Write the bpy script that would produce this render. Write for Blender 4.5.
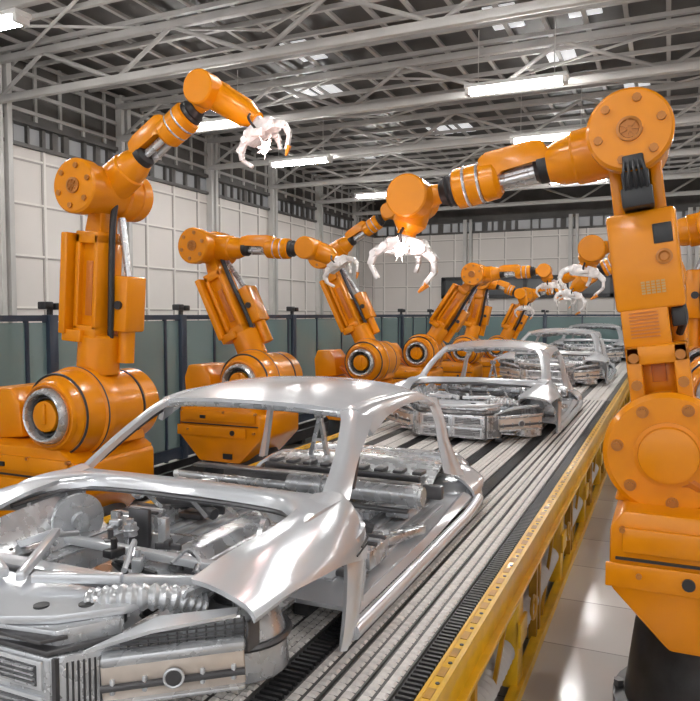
import bpy, bmesh, math, random
from mathutils import Vector, Matrix
random.seed(7)
for o in list(bpy.data.objects): bpy.data.objects.remove(o)
S = bpy.context.scene
COL = S.collection
V = Vector
PI = math.pi
# ------------------------------------------------------------ camera, light, exposure
cam = bpy.data.cameras.new('camera'); camo = bpy.data.objects.new('camera', cam); COL.objects.link(camo)
cam.sensor_width = 36; cam.lens = 36.51; cam.clip_start = .05; cam.clip_end = 200
camo.location = (0, 0, 2.2); camo.rotation_euler = (math.radians(90 - 2.943), 0, math.radians(24.127))
S.camera = camo
S.view_settings.view_transform = 'Standard'; S.view_settings.look = 'None'
S.view_settings.exposure = 0.08; S.view_settings.gamma = 1; S.view_settings.use_curve_mapping = False
W = bpy.data.worlds.new('daylight'); S.world = W; W.use_nodes = True
W.node_tree.nodes['Background'].inputs[0].default_value = (.96, .97, 1, 1)
W.node_tree.nodes['Background'].inputs[1].default_value = 0.8
TUBE = 95.0      # fluorescent tube emission
def area(name, loc, rot, sx, sy, power, colr=(1, 1, 1)):
    l = bpy.data.lights.new(name, 'AREA'); l.shape = 'RECTANGLE'; l.size = sx; l.size_y = sy; l.energy = power; l.color = colr
    o = bpy.data.objects.new(name, l); o.location = loc; o.rotation_euler = rot; COL.objects.link(o)
    return o
# added fill light behind the camera, as if daylight from the open front
area('front_fill', (-1.0, -7.4, 4.2), (math.radians(78), 0, 0), 13, 5, 150, (1, .98, .96))
# ------------------------------------------------------------ materials
def mat(name, colr, rough=.5, metal=0, noise=0, nscale=8, bump=0, bscale=60, coat=0, emit=None, es=0, rvar=0, stretch=None, spec=None):
    m = bpy.data.materials.new(name); m.use_nodes = True
    nt = m.node_tree; b = nt.nodes['Principled BSDF']
    b.inputs['Base Color'].default_value = (*colr, 1); b.inputs['Roughness'].default_value = rough
    b.inputs['Metallic'].default_value = metal
    if spec is not None: b.inputs['Specular IOR Level'].default_value = spec
    if coat: b.inputs['Coat Weight'].default_value = coat; b.inputs['Coat Roughness'].default_value = .08
    if emit: b.inputs['Emission Color'].default_value = (*emit, 1); b.inputs['Emission Strength'].default_value = es
    tc = nt.nodes.new('ShaderNodeTexCoord'); mp = nt.nodes.new('ShaderNodeMapping')
    nt.links.new(tc.outputs['Object'], mp.inputs[0])
    if stretch: mp.inputs['Scale'].default_value = stretch
    if noise or rvar:
        n = nt.nodes.new('ShaderNodeTexNoise'); n.inputs['Scale'].default_value = nscale; n.inputs['Detail'].default_value = 4
        nt.links.new(mp.outputs[0], n.inputs['Vector'])
        if noise:
            mx = nt.nodes.new('ShaderNodeMixRGB'); mx.blend_type = 'MIX'
            r = nt.nodes.new('ShaderNodeValToRGB'); r.color_ramp.elements[0].position = .35; r.color_ramp.elements[1].position = .68
            nt.links.new(n.outputs[0], r.inputs[0]); nt.links.new(r.outputs[0], mx.inputs[0])
            mx.inputs[1].default_value = (*[c * (1 - noise) for c in colr], 1)
            mx.inputs[2].default_value = (*[min(1, c * (1 + noise * .4)) for c in colr], 1)
            nt.links.new(mx.outputs[0], b.inputs['Base Color'])
        if rvar:
            mr = nt.nodes.new('ShaderNodeMapRange'); mr.inputs[3].default_value = max(.02, rough - rvar); mr.inputs[4].default_value = rough + rvar
            mr.inputs[1].default_value = .3; mr.inputs[2].default_value = .7
            nt.links.new(n.outputs[0], mr.inputs[0]); nt.links.new(mr.outputs[0], b.inputs['Roughness'])
    if bump:
        n2 = nt.nodes.new('ShaderNodeTexNoise'); n2.inputs['Scale'].default_value = bscale; n2.inputs['Detail'].default_value = 3
        nt.links.new(mp.outputs[0], n2.inputs['Vector'])
        bp = nt.nodes.new('ShaderNodeBump'); bp.inputs['Strength'].default_value = bump; bp.inputs['Distance'].default_value = .02
        nt.links.new(n2.outputs[0], bp.inputs['Height']); nt.links.new(bp.outputs[0], b.inputs['Normal'])
    return m
ORANGE = mat('orange_paint', (.74, .25, .002), .27, coat=.2, spec=.3, noise=.06, nscale=3, bump=.05, bscale=14)
ORANGE2 = mat('orange_recess_shade_and_hose', (.55, .16, .01), .45)  # darker orange paints the shade of recesses and slots; also the hose colour
ORTIP = mat('orange_tip', (.75, .25, .02), .4)
STEEL = mat('polished_steel', (.80, .80, .81), .2, .7, noise=.12, nscale=5, bump=.35, bscale=7, rvar=.10)
STEELB = mat('body_steel', (.72, .745, .78), .20, .42, noise=.04, nscale=3, bump=.10, bscale=5, rvar=.03)
STEELM = mat('pressed_steel', (.62, .64, .665), .27, .6, noise=.07, nscale=12, rvar=.04)
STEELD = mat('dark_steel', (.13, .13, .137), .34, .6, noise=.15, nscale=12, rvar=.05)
BEIGE = mat('primed_steel', (.70, .62, .55), .35, .6, noise=.1)
SILVER = mat('gripper_metal', (.80, .77, .75), .3, .6, noise=.2, nscale=18, bump=.1, bscale=30)
BLACK = mat('black_rubber', (.015, .016, .018), .45)
DARK = mat('dark_cast_iron', (.035, .036, .04), .42, .3, noise=.3)
BOLT = mat('bolt_orange', (.42, .15, .02), .35, .2)
YELLOW = mat('yellow_rail_paint', (.80, .46, .014), .38, noise=.12, nscale=9, coat=.3)
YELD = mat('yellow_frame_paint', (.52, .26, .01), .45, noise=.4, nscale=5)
BELT = mat('white_belt_plastic', (.80, .77, .74), .42, noise=.12, nscale=30)
BELTG = mat('belt_gap_shade', (.11, .108, .105), .42, noise=.3, nscale=30)  # dark base colour stands in for shade in the gaps between links
RIBB = mat('black_belt_rib', (.03, .03, .032), .4)
UNDER = mat('conveyor_bed_grey', (.10, .10, .105), .6)
NAVY = mat('fence_navy', (.028, .045, .075), .4)
ROOFST = mat('roof_steel_grey', (.43, .415, .40), .45, noise=.12, nscale=2)
ROOFL = mat('roof_steel_light', (.54, .525, .505), .4, noise=.1, nscale=2)
DECK = mat('roof_deck_brown', (.085, .078, .072), .5, noise=.35, nscale=1.5)
WALL = mat('wall_panel_cream', (.76, .715, .68), .55, noise=.05, nscale=.6)
WALLR = mat('wall_joint_grey', (.42, .38, .36), .5)
WALLL = mat('wall_rib_light', (.84, .80, .76), .45)
LAMP = mat('lamp_tube', (1, 1, 1), .4, emit=(1, .985, .96), es=TUBE)
HOUS = mat('lamp_housing', (.85, .84, .82), .4)
PLATE = mat('label_plate', (.55, .33, .1), .5)
SKYL = mat('skylight_glazing', (.8, .82, .84), .3, emit=(.95, .97, 1), es=.5)
SPARK = mat('weld_spark', (1, .8, .8), .4, emit=(1, .80, .76), es=14)
def glassmat(name, colr, alpha):
    m = bpy.data.materials.new(name); m.use_nodes = True; nt = m.node_tree
    b = nt.nodes['Principled BSDF']; b.inputs['Base Color'].default_value = (*colr, 1); b.inputs['Roughness'].default_value = .08
    b.inputs['Alpha'].default_value = alpha
    return m
FGLASS = glassmat('fence_glass_teal', (.20, .31, .315), .70)
FROST = glassmat('frosted_glazing', (.42, .41, .40), .62)
def floormat():
    m = mat('floor_concrete', (.62, .60, .575), .13, noise=.10, nscale=1.2, rvar=.06)
    nt = m.node_tree; b = nt.nodes['Principled BSDF']
    tc = nt.nodes.new('ShaderNodeTexCoord'); br = nt.nodes.new('ShaderNodeTexBrick')
    br.offset = 0; br.inputs['Scale'].default_value = 1; br.inputs['Brick Width'].default_value = .8; br.inputs['Row Height'].default_value = .8
    br.inputs['Mortar Size'].default_value = .006
    br.inputs['Color1'].default_value = (.66, .64, .62, 1); br.inputs['Color2'].default_value = (.46, .44, .425, 1); br.inputs['Mortar'].default_value = (.30, .29, .28, 1)
    nt.links.new(tc.outputs['Object'], br.inputs['Vector']); nt.links.new(br.outputs['Color'], b.inputs['Base Color'])
    return m
FLOOR = floormat()
# ------------------------------------------------------------ mesh builder
def rotto(d):
    return V(d).normalized().to_track_quat('Z', 'Y').to_matrix().to_4x4()
class MB:
    def __init__(s): s.bm = bmesh.new()
    def box(s, c, size, rot=None, bev=0, seg=2):
        M = Matrix.Translation(V(c)) @ (rot.to_4x4() if rot else Matrix.Identity(4)) @ Matrix.Diagonal((*size, 1))
        r = bmesh.ops.create_cube(s.bm, size=1, matrix=M)
        if bev:
            es = {e for v in r['verts'] for e in v.link_edges}
            bmesh.ops.bevel(s.bm, geom=list(es), offset=min(bev, min(size) * .45), segments=seg, profile=.5, affect='EDGES')
        return s
    def bar(s, p, q, w, h, bev=0, up=(0, 0, 1)):
        p = V(p); q = V(q); d = (q - p); L = d.length; d.normalize()
        u = V(up)
        if abs(d.dot(u)) > .98: u = V((0, 1, 0))
        x = d.cross(u).normalized(); z = x.cross(d)
        R = Matrix((x, d, z)).transposed()
        return s.box((p + q) / 2, (w, L, h), R, bev)
    def cyl(s, p, q, r0, r1=None, seg=24):
        p = V(p); q = V(q); r1 = r0 if r1 is None else r1
        M = Matrix.Translation((p + q) / 2) @ rotto(q - p)
        bmesh.ops.create_cone(s.bm, cap_ends=True, segments=seg, radius1=r0, radius2=max(r1, 1e-4), depth=(q - p).length, matrix=M)
        return s
    def lathe(s, p, axis, prof, seg=32):
        M = Matrix.Translation(V(p)) @ rotto(axis); rings = []
        for t, r in prof:
            if r < 1e-5: rings.append([s.bm.verts.new(M @ V((0, 0, t)))])
            else: rings.append([s.bm.verts.new(M @ V((r * math.cos(2 * PI * k / seg), r * math.sin(2 * PI * k / seg), t))) for k in range(seg)])
        for a, b in zip(rings, rings[1:]):
            for k in range(seg):
                k2 = (k + 1) % seg
                if len(a) == 1 and len(b) == 1: continue
                if len(a) == 1: s.bm.faces.new((a[0], b[k], b[k2]))
                elif len(b) == 1: s.bm.faces.new((a[k], a[k2], b[0]))
                else: s.bm.faces.new((a[k], a[k2], b[k2], b[k]))
        if len(rings[0]) > 1: s.bm.faces.new(rings[0])
        if len(rings[-1]) > 1: s.bm.faces.new(rings[-1])
        return s
    def torus(s, p, axis, R, r, seg=32, rs=8):
        M = Matrix.Translation(V(p)) @ rotto(axis); rings = []
        for k in range(seg):
            a = 2 * PI * k / seg
            rings.append([s.bm.verts.new(M @ V(((R + r * math.cos(b)) * math.cos(a), (R + r * math.cos(b)) * math.sin(a), r * math.sin(b)))) for b in [2 * PI * j / rs for j in range(rs)]])
        for k in range(seg):
            A, B = rings[k], rings[(k + 1) % seg]
            for j in range(rs): s.bm.faces.new((A[j], A[(j + 1) % rs], B[(j + 1) % rs], B[j]))
        return s
    def prism(s, pts, off, bev=0):
        """polygon of 3D points extruded by vector off"""
        a = [s.bm.verts.new(V(p)) for p in pts]; b = [s.bm.verts.new(V(p) + V(off)) for p in pts]; n = len(a)
        fs = [s.bm.faces.new(a), s.bm.faces.new(list(reversed(b)))]
        for k in range(n): fs.append(s.bm.faces.new((a[k], b[k], b[(k + 1) % n], a[(k + 1) % n])))
        if bev:
            es = {e for f in fs for e in f.edges}
            bmesh.ops.bevel(s.bm, geom=list(es), offset=bev, segments=2, profile=.5, affect='EDGES')
        return s
    def tube(s, pts, r, seg=8, smooth=4, closed=False):
        pts = [V(p) for p in pts]
        if smooth and len(pts) > 2: pts = crom(pts, smooth)
        rings = []; prev = None
        for i, p in enumerate(pts):
            d = (pts[min(i + 1, len(pts) - 1)] - pts[max(i - 1, 0)]).normalized()
            if prev is None:
                u = d.orthogonal().normalized()
            else:
                u = (prev - d * prev.dot(d)).normalized()
            prev = u; w = d.cross(u)
            rr = r(i / (len(pts) - 1)) if callable(r) else r
            rings.append([s.bm.verts.new(p + (u * math.cos(2 * PI * k / seg) + w * math.sin(2 * PI * k / seg)) * rr) for k in range(seg)])
        for a, b in zip(rings, rings[1:]):
            for k in range(seg): s.bm.faces.new((a[k], a[(k + 1) % seg], b[(k + 1) % seg], b[k]))
        s.bm.faces.new(rings[0]); s.bm.faces.new(rings[-1])
        return s
    def sheet(s, rows, th=.015, nu=3, nv=3):
        """smooth sheet through rows of points, th thick (away from its normal)"""
        rows = [[V(p) for p in r] for r in rows]
        if nu: rows = [crom(r, nu) if len(r) > 2 else lin(r, nu) for r in rows]
        if nv:
            cols = list(zip(*rows)); cols = [crom(list(c), nv) if len(c) > 2 else lin(list(c), nv) for c in cols]; rows = [list(r) for r in zip(*cols)]
        n, m = len(rows), len(rows[0]); A = []; B = []
        for i in range(n):
            ra = []; rb = []
            for j in range(m):
                du = rows[i][min(j + 1, m - 1)] - rows[i][max(j - 1, 0)]; dv = rows[min(i + 1, n - 1)][j] - rows[max(i - 1, 0)][j]
                nn = du.cross(dv); nn = nn.normalized() if nn.length > 1e-9 else V((0, 0, 1))
                ra.append(s.bm.verts.new(rows[i][j])); rb.append(s.bm.verts.new(rows[i][j] - nn * th))
            A.append(ra); B.append(rb)
        f = s.bm.faces.new
        for i in range(n - 1):
            for j in range(m - 1):
                f((A[i][j], A[i][j + 1], A[i + 1][j + 1], A[i + 1][j])); f((B[i][j], B[i + 1][j], B[i + 1][j + 1], B[i][j + 1]))
        for i in range(n - 1):
            f((A[i][0], A[i + 1][0], B[i + 1][0], B[i][0])); f((A[i][-1], B[i][-1], B[i + 1][-1], A[i + 1][-1]))
        for j in range(m - 1):
            f((A[0][j], B[0][j], B[0][j + 1], A[0][j + 1])); f((A[-1][j], A[-1][j + 1], B[-1][j + 1], B[-1][j]))
        return s
    def ico(s, c, r, sub=2, sc=(1, 1, 1)):
        bmesh.ops.create_icosphere(s.bm, subdivisions=sub, radius=r, matrix=Matrix.Translation(V(c)) @ Matrix.Diagonal((*sc, 1)))
        return s
    def mirror(s):
        g = bmesh.ops.duplicate(s.bm, geom=s.bm.verts[:] + s.bm.edges[:] + s.bm.faces[:])
        vs = [x for x in g['geom'] if isinstance(x, bmesh.types.BMVert)]
        for v in vs: v.co.x = -v.co.x
        return s
    def flip(s):
        for v in s.bm.verts: v.co.x = -v.co.x
        return s
    def build(s, name, m, parent=None, loc=None, flat=False, ang=32):
        bm = s.bm
        bmesh.ops.recalc_face_normals(bm, faces=bm.faces)
        for f in bm.faces: f.smooth = not flat
        lim = math.radians(ang)
        for e in bm.edges:
            if len(e.link_faces) != 2 or e.calc_face_angle(0) > lim: e.smooth = False
        me = bpy.data.meshes.new(name); bm.to_mesh(me); bm.free(); me.materials.append(m)
        o = bpy.data.objects.new(name, me); COL.objects.link(o)
        if parent: o.parent = parent
        if loc: o.location = loc
        return o
def lin(p, n):
    out = []
    for a, b in zip(p, p[1:]):
        for k in range(n): out.append(a.lerp(b, k / n))
    return out + [p[-1]]
def crom(p, n):
    out = []
    for i in range(len(p) - 1):
        p0 = p[i - 1] if i else p[0] * 2 - p[1]; p1 = p[i]; p2 = p[i + 1]; p3 = p[i + 2] if i + 2 < len(p) else p[-1] * 2 - p[-2]
        for k in range(n):
            t = k / n
            out.append(.5 * ((2 * p1) + (p2 - p0) * t + (2 * p0 - 5 * p1 + 4 * p2 - p3) * t * t + (3 * p1 - p0 - 3 * p2 + p3) * t ** 3))
    return out + [p[-1]]
def empty(name, loc=(0, 0, 0), rz=0):
    o = bpy.data.objects.new(name, None); o.location = loc; o.rotation_euler.z = rz; o.empty_display_size = .2; COL.objects.link(o); return o
def tag(o, label=None, cat=None, group=None, kind=None):
    if label: o['label'] = label
    if cat: o['category'] = cat
    if group: o['group'] = group
    if kind: o['kind'] = kind
    return o
def copy_tree(o, parent=None):
    c = o.copy(); COL.objects.link(c); c.parent = parent
    for ch in [x for x in COL.objects if x.parent == o]: copy_tree(ch, c)
    return c
# ============================================================ THE HALL
XL, XR, YB, ZR = -11.0, 7.0, 27.0, 6.95
st = lambda o: tag(o, kind='structure')
st(MB().box(((XL + XR) / 2, 9.5, -.1), (XR - XL + .6, 35.6, .2)).build('floor', FLOOR))
# left wall: cream cladding up to the clerestory strip, dark frieze above it
wl = st(MB().box((XL - .1, 9.5, 2.66), (.2, 35.0, 5.33)).build('wall_left', WALL))
m = MB(); n_ = MB(); c_ = MB()
y = -7.5; k = 0
while y < YB:
    m.box((XL + .005, y, 2.66), (.03, .035, 5.3)); n_.box((XL + .01, y + .045, 2.66), (.045, .05, 5.3))
    y += .98; k += 1
for z in (.35, 1.32, 2.29, 3.26, 4.23, 5.05):
    m.box((XL + .004, 9.5, z), (.026, 34.9, .03)); n_.box((XL + .006, 9.5, z + .035), (.03, 34.9, .035))
m.build('panel_joint', WALLR, wl); n_.build('panel_rib', WALLL, wl)
for y in (2.7, 5.6, 9.1, 12.2, 15.5, 18.6, 21.7, 24.8):
    c_.box((XL + .09, y, 3.45), (.16, .10, 6.9)); c_.box((XL + .09, y + .2, 3.45), (.16, .10, 6.9)); c_.box((XL + .04, y + .1, 2.9), (.06, .12, 5.8))
c_.build('wall_column', ROOFL, wl)
st(MB().box((XL - .1, 9.5, 6.34), (.2, 35.0, 1.22)).build('trim_1', DECK))
m = MB(); y = -7.5
while y < YB:
    w = random.choice((.05, .08, .14)); m.box((XL - .05, y, 5.53), (.08, w, .42)); y += random.choice((.28, .36, .5))
m.box((XL - .02, 9.5, 5.32), (.2, 35, .07)); m.box((XL - .02, 9.5, 5.75), (.2, 35, .08))
w1 = st(m.build('window_1', DECK)); MB().box((XL - .12, 9.5, 5.53), (.01, 35, .42)).build('pane', FROST, w1)
m = MB(); y = -7.4
while y < YB: m.box((XL + .02, y, 6.35), (.05, .06, 1.2)); y += .6
for z in (5.95, 6.3, 6.65): m.box((XL + .03, 9.5, z), (.06, 34.9, .07))
st(m.build('trim_3', ROOFST))
# back wall
wb = st(MB().box(((XL + XR) / 2, YB + .1, 2.66), (XR - XL, .2, 5.33)).build('wall_back', WALL))
m = MB(); n_ = MB(); x = XL + .4
while x < XR:
    m.box((x, YB - .005, 2.66), (.035, .03, 5.3)); n_.box((x + .045, YB - .01, 2.66), (.05, .045, 5.3)); x += .98
for z in (.35, 1.32, 2.29, 3.26, 4.23, 5.05):
    m.box(((XL + XR) / 2, YB - .004, z), (XR - XL, .026, .03)); n_.box(((XL + XR) / 2, YB - .006, z + .035), (XR - XL, .03, .035))
m.build('panel_joint', WALLR, wb); n_.build('panel_rib', WALLL, wb)
m = MB()
for x in (-7.2, -3.3, .6, 4.5): m.box((x, YB - .08, 2.9), (.14, .16, 5.8)); m.box((x + .22, YB - .08, 2.9), (.1, .16, 5.8))
m.build('wall_column', ROOFL, wb)
st(MB().box(((XL + XR) / 2, YB + .1, 6.34), (XR - XL, .2, 1.22)).build('trim_2', DECK))
m = MB(); x = XL
while x < XR:
    w = random.choice((.06, .1, .2)); m.box((x, YB + .05, 5.53), (w, .08, .42)); x += random.choice((.3, .42, .55))
m.box(((XL + XR) / 2, YB, 5.32), (XR - XL, .2, .07)); m.box(((XL + XR) / 2, YB, 5.75), (XR - XL, .2, .08))
w2 = st(m.build('window_2', DECK)); MB().box(((XL + XR) / 2, YB + .12, 5.53), (XR - XL, .01, .42)).build('pane', FROST, w2)
# long dark framed window on the back wall
m = MB()
for z in (2.86, 3.55): m.box((-4.95, YB - .1, z), (6.3, .16, .14))
for x in (-8.05, -6.9, -4.9, -3.4, -1.85): m.box((x, YB - .1, 3.2), (.14, .16, .8))
w3 = st(m.build('window_3', DARK))
MB().box((-4.95, YB - .07, 3.2), (6.2, .03, .66)).build('pane', mat('window_grey_glass', (.10, .11, .115), .15), w3)
# right wall
st(MB().box((XR + .1, 9.5, 3.4), (.2, 35.0, 6.9)).build('wall_right', WALL))
# roof deck and purlins
cl = st(MB().box(((XL + XR) / 2, 9.5, ZR + .1), (XR - XL + .4, 35.4, .2)).build('ceiling', DECK))
m = MB(); x = XL + .1
while x < XR:
    m.box((x, 9.5, 6.86), (.07, 35, .05)); x += .6
m.build('purlin', ROOFST, cl)
m = MB(); y = -7.3
while y < YB:
    m.box(((XL + XR) / 2, y, 6.80), (XR - XL, .07, .07)); y += .78
m.build('cross_purlin', ROOFST, cl)
m = MB()
for a in (2.0, 7.0, 12.5, 17.5, 22.0):
    for x in (-9, -3, 3):
        m.bar((x - 3, a, 6.72), (x + 3, a + 3, 6.72), .035, .035); m.bar((x + 3, a, 6.70), (x - 3, a + 3, 6.70), .035, .035)
m.build('tie_rod', ROOFL, cl)
# glazed panels in the deck
m = MB()
for (x, y) in ((-4.3, 8.9), (-3.7, 8.9), (-7.3, 13.1), (-6.7, 13.1), (-1.3, 11), (-1.9, 13.1), (-.7, 15.2), (-5.5, 17.3), (-4.9, 17.3), (-1.3, 19.3), (-8.5, 19.3), (-3.1, 21.4), (-2.5, 11.0), (-6.1, 11.0), (1.1, 13.1), (-9.7, 15.2)):
    m.box((x, y + .6, 6.935), (.5, .92, .02))
m.build('skylight_pane', SKYL, cl)
# trusses
TY = (3.4, 6.4, 9.1, 12.2, 15.5, 18.6, 21.7, 24.8)
order = ('', 'crossing the top left corner of the picture', 'second nearest, above the nearest left robot', 'third nearest to the camera', 'fourth nearest to the camera', 'fifth nearest to the camera', 'sixth nearest to the camera', 'farthest, close to the back wall')
for i, y in enumerate(TY):
    if i == 0: continue
    t = empty('roof_truss', ((XL + XR) / 2, y, 5.97))
    tag(t, 'light grey steel roof truss, ' + order[i], 'roof truss', 'roof trusses spanning the hall')
    hw = (XR - XL) / 2
    MB().bar((-hw, 0, 0), (hw, 0, 0), .12, .13, .025).build('lower_chord', ROOFL, t)
    MB().bar((-hw, 0, .68), (hw, 0, .68), .12, .12, .02).build('upper_chord', ROOFST, t)
    x = -hw + .1; k = 0
    while x + 1.6 < hw:
        a, b = ((x, 0, 0), (x + 1.1, 0, .66)) if k % 2 == 0 else ((x, 0, .66), (x + 1.6, 0, 0))
        MB().cyl(a, b, .035, seg=10).build('strut', ROOFST, t)
        x = b[0]; k += 1
# thin service pipe along the left side, below the trusses
# fluorescent lamps
k = 0
rows = {-3.5: 'row behind the camera', 1.5: 'row over the camera', 6.5: 'nearest row', 11.57: 'second row', 15.2: 'third row', 20.3: 'fourth row'}
cols = {-8.1: 'left', -2.3: 'middle', 3.5: 'right'}
spot = {(6.5, -8.1): 'cut by the left edge of the picture', (11.57, -8.1): 'seen behind the gripper of the nearest left robot',
        (11.57, -2.3): 'brightest near the top centre, free of any robot', (15.2, -8.1): 'second behind the nearest left gripper, further away',
        (15.2, -2.3): 'just above the forearm of the big right robot', (20.3, -8.1): 'far away, left of the big robot wrist', (20.3, -2.3): 'far away, above the far robots by the back wall'}
for y in rows:
    for x in cols:
        t = empty('ceiling_lamp', (x, y, 5.78))
        tag(t, 'white fluorescent ceiling lamp, ' + spot.get((y, x), rows[y] + ', ' + cols[x] + ' line of lamps'), 'ceiling lamp', 'fluorescent lamps under the trusses')
        MB().box((0, 0, .10), (1.62, .26, .07), bev=.02).box((-.76, 0, .03), (.07, .2, .1)).box((.76, 0, .03), (.07, .2, .1)).build('housing', HOUS, t)
        for hy in (-.06, .06): MB().cyl((-.72, hy, .02), (.72, hy, .02), .032, seg=12).build('tube', LAMP, t)
        for hx in (-.6, .6): MB().cyl((hx, 0, .12), (hx, 0, 1.0), .008, seg=6).build('hanger', ROOFL, t)
# ============================================================ SAFETY FENCE
def fence(p, q, n, name_label, thick=()):
    p = V(p); q = V(q); d = q - p; L = d.length
    t = empty('safety_fence', p, math.atan2(d.y, d.x)); tag(t, name_label, 'fence')
    MB().bar((0, 0, 2.15), (L, 0, 2.15), .07, .07).bar((0, 0, .12), (L, 0, .12), .08, .16).build('rail', NAVY, t)
    for i in range(n + 1):
        x = L * i / n; w = .045
        MB().box((x, 0, 1.08), (w, w, 2.14)).build('post', NAVY, t)
        if i < n: MB().box((x + L / n / 2, 0, 1.15), (L / n - .05, .012, 1.9)).build('glass_panel', FGLASS, t)
    for x in thick:
        po = MB().box((x, 0, 1.09), (.13, .13, 2.2), bev=.01).build('main_post', NAVY, t)
        MB().box((x, 0, 2.22), (.05, .05, .08)).box((x - .06, 0, 2.30), (.13, .13, .09), bev=.015).box((x + .08, -.03, 2.29), (.10, .1, .08), bev=.015).build('sensor', DARK, po)
fence((-6.7, 1.0, 0), (-6.7, 25.5, 0), 20, 'long dark blue framed glass safety fence behind the left row of robots', (5.25, 7.73, 11.2, 14.3, 17.4, 20))
fence((-6.55, 25.5, 0), (5.0, 25.5, 0), 9, 'dark blue framed glass safety fence across the far end of the line', (2.6, 5.2, 9))
# black cable tray on the floor between the robots and the fence
t = empty('cable_tray', (-5.75, 0, 0)); tag(t, 'long black cable tray on the floor between the left robots and the fence', 'cable tray')
MB().box((0, 12, .10), (.34, 25, .03)).box((-.17, 12, .17), (.02, 25, .16)).box((.17, 12, .17), (.02, 25, .16)).build('channel', DARK, t)
for yy_ in range(0, 24, 2): MB().box((0, yy_ + .6, .045), (.30, .12, .09), bev=.01).build('foot', BLACK, t)
for xx_ in (-.1, -.03, .05, .11): MB().tube([(xx_, 0, .145), (xx_ + .02, 8, .15), (xx_ - .02, 16, .145), (xx_, 24, .15)], .026, 8).build('power_cable', BLACK, t)
# ============================================================ CONVEYOR
CX = -2.09; ZB = .825
cv = empty('assembly_conveyor', (CX, 0, 0)); tag(cv, 'long floor conveyor of white chain belts between yellow steel side frames', 'conveyor')
Y0, Y1, YM = -1.2, 25.0, 12.0
MB().box((0, (Y0 + Y1) / 2, .66), (2.52, Y1 - Y0, .28)).build('bed', UNDER, cv)
def cells(x0, x1, y0, y1, px, py, sx, sy, top, h, z, stagger):
    vs = []; fs = []; nx = max(1, round((x1 - x0) / px)); px = (x1 - x0) / nx; y = y0; r = 0
    while y < y1:
        for i in range(nx):
            x = x0 + px * (i + .5) + (stagger * px * (.25 if r % 2 else -.25)); b = len(vs)
            a = min(sx, px * .9) / 2; c = sy / 2
            vs += [(x - a, y - c, z), (x + a, y - c, z), (x + a, y + c, z), (x - a, y + c, z)]
            a *= top; c *= top
            vs += [(x - a, y - c, z + h), (x + a, y - c, z + h), (x + a, y + c, z + h), (x - a, y + c, z + h)]
            fs += [(b + 4, b + 5, b + 6, b + 7), (b, b + 1, b + 5, b + 4), (b + 1, b + 2, b + 6, b + 5), (b + 2, b + 3, b + 7, b + 6), (b + 3, b, b + 4, b + 7)]
        y += py; r += 1
    return vs, fs
def rawmesh(name, vf, m, parent):
    me = bpy.data.meshes.new(name); me.from_pydata(vf[0], [], vf[1]); me.materials.append(m); me.update()
    o = bpy.data.objects.new(name, me); COL.objects.link(o); o.parent = parent; return o
whites = [(.85, .965), (.97, 1.082), (1.087, 1.2), (.47, .60), (.605, .73), (.06, .20), (.205, .35)]
blacks = [(1.2, 1.29), (.73, .85), (.35, .47)]
for sgn in (1, -1):
    for a, b in whites:
        x0, x1 = sorted((a * sgn, b * sgn))
        o = MB().box(((x0 + x1) / 2, (Y0 + YM) / 2, ZB - .022), (x1 - x0 - .004, YM - Y0, .02)).build('white_belt', BELTG, cv)
        rawmesh('belt_link', cells(x0 + .004, x1 - .004, Y0, YM, .046, .046, .040, .037, .62, .009, ZB - .012, 0), BELT, o)['kind'] = 'stuff'
        MB().box(((x0 + x1) / 2, (Y1 + YM) / 2, ZB - .016), (x1 - x0 - .008, Y1 - YM, .03)).build('white_belt', BELT, cv)
    for a, b in blacks:
        x0, x1 = sorted((a * sgn, b * sgn))
        o = MB().box(((x0 + x1) / 2, (Y0 + Y1) / 2, ZB - .045), (x1 - x0, Y1 - Y0, .03)).build('black_chain', BLACK, cv)
        rawmesh('chain_rib', cells(x0 + .004, x1 - .004, Y0, YM, 1, .034, 1, .017, .9, .022, ZB - .032, 0), RIBB, o)['kind'] = 'stuff'
o = MB().box((0, (Y0 + Y1) / 2, ZB - .045), (.12, Y1 - Y0, .03)).build('black_chain', BLACK, cv)
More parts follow.
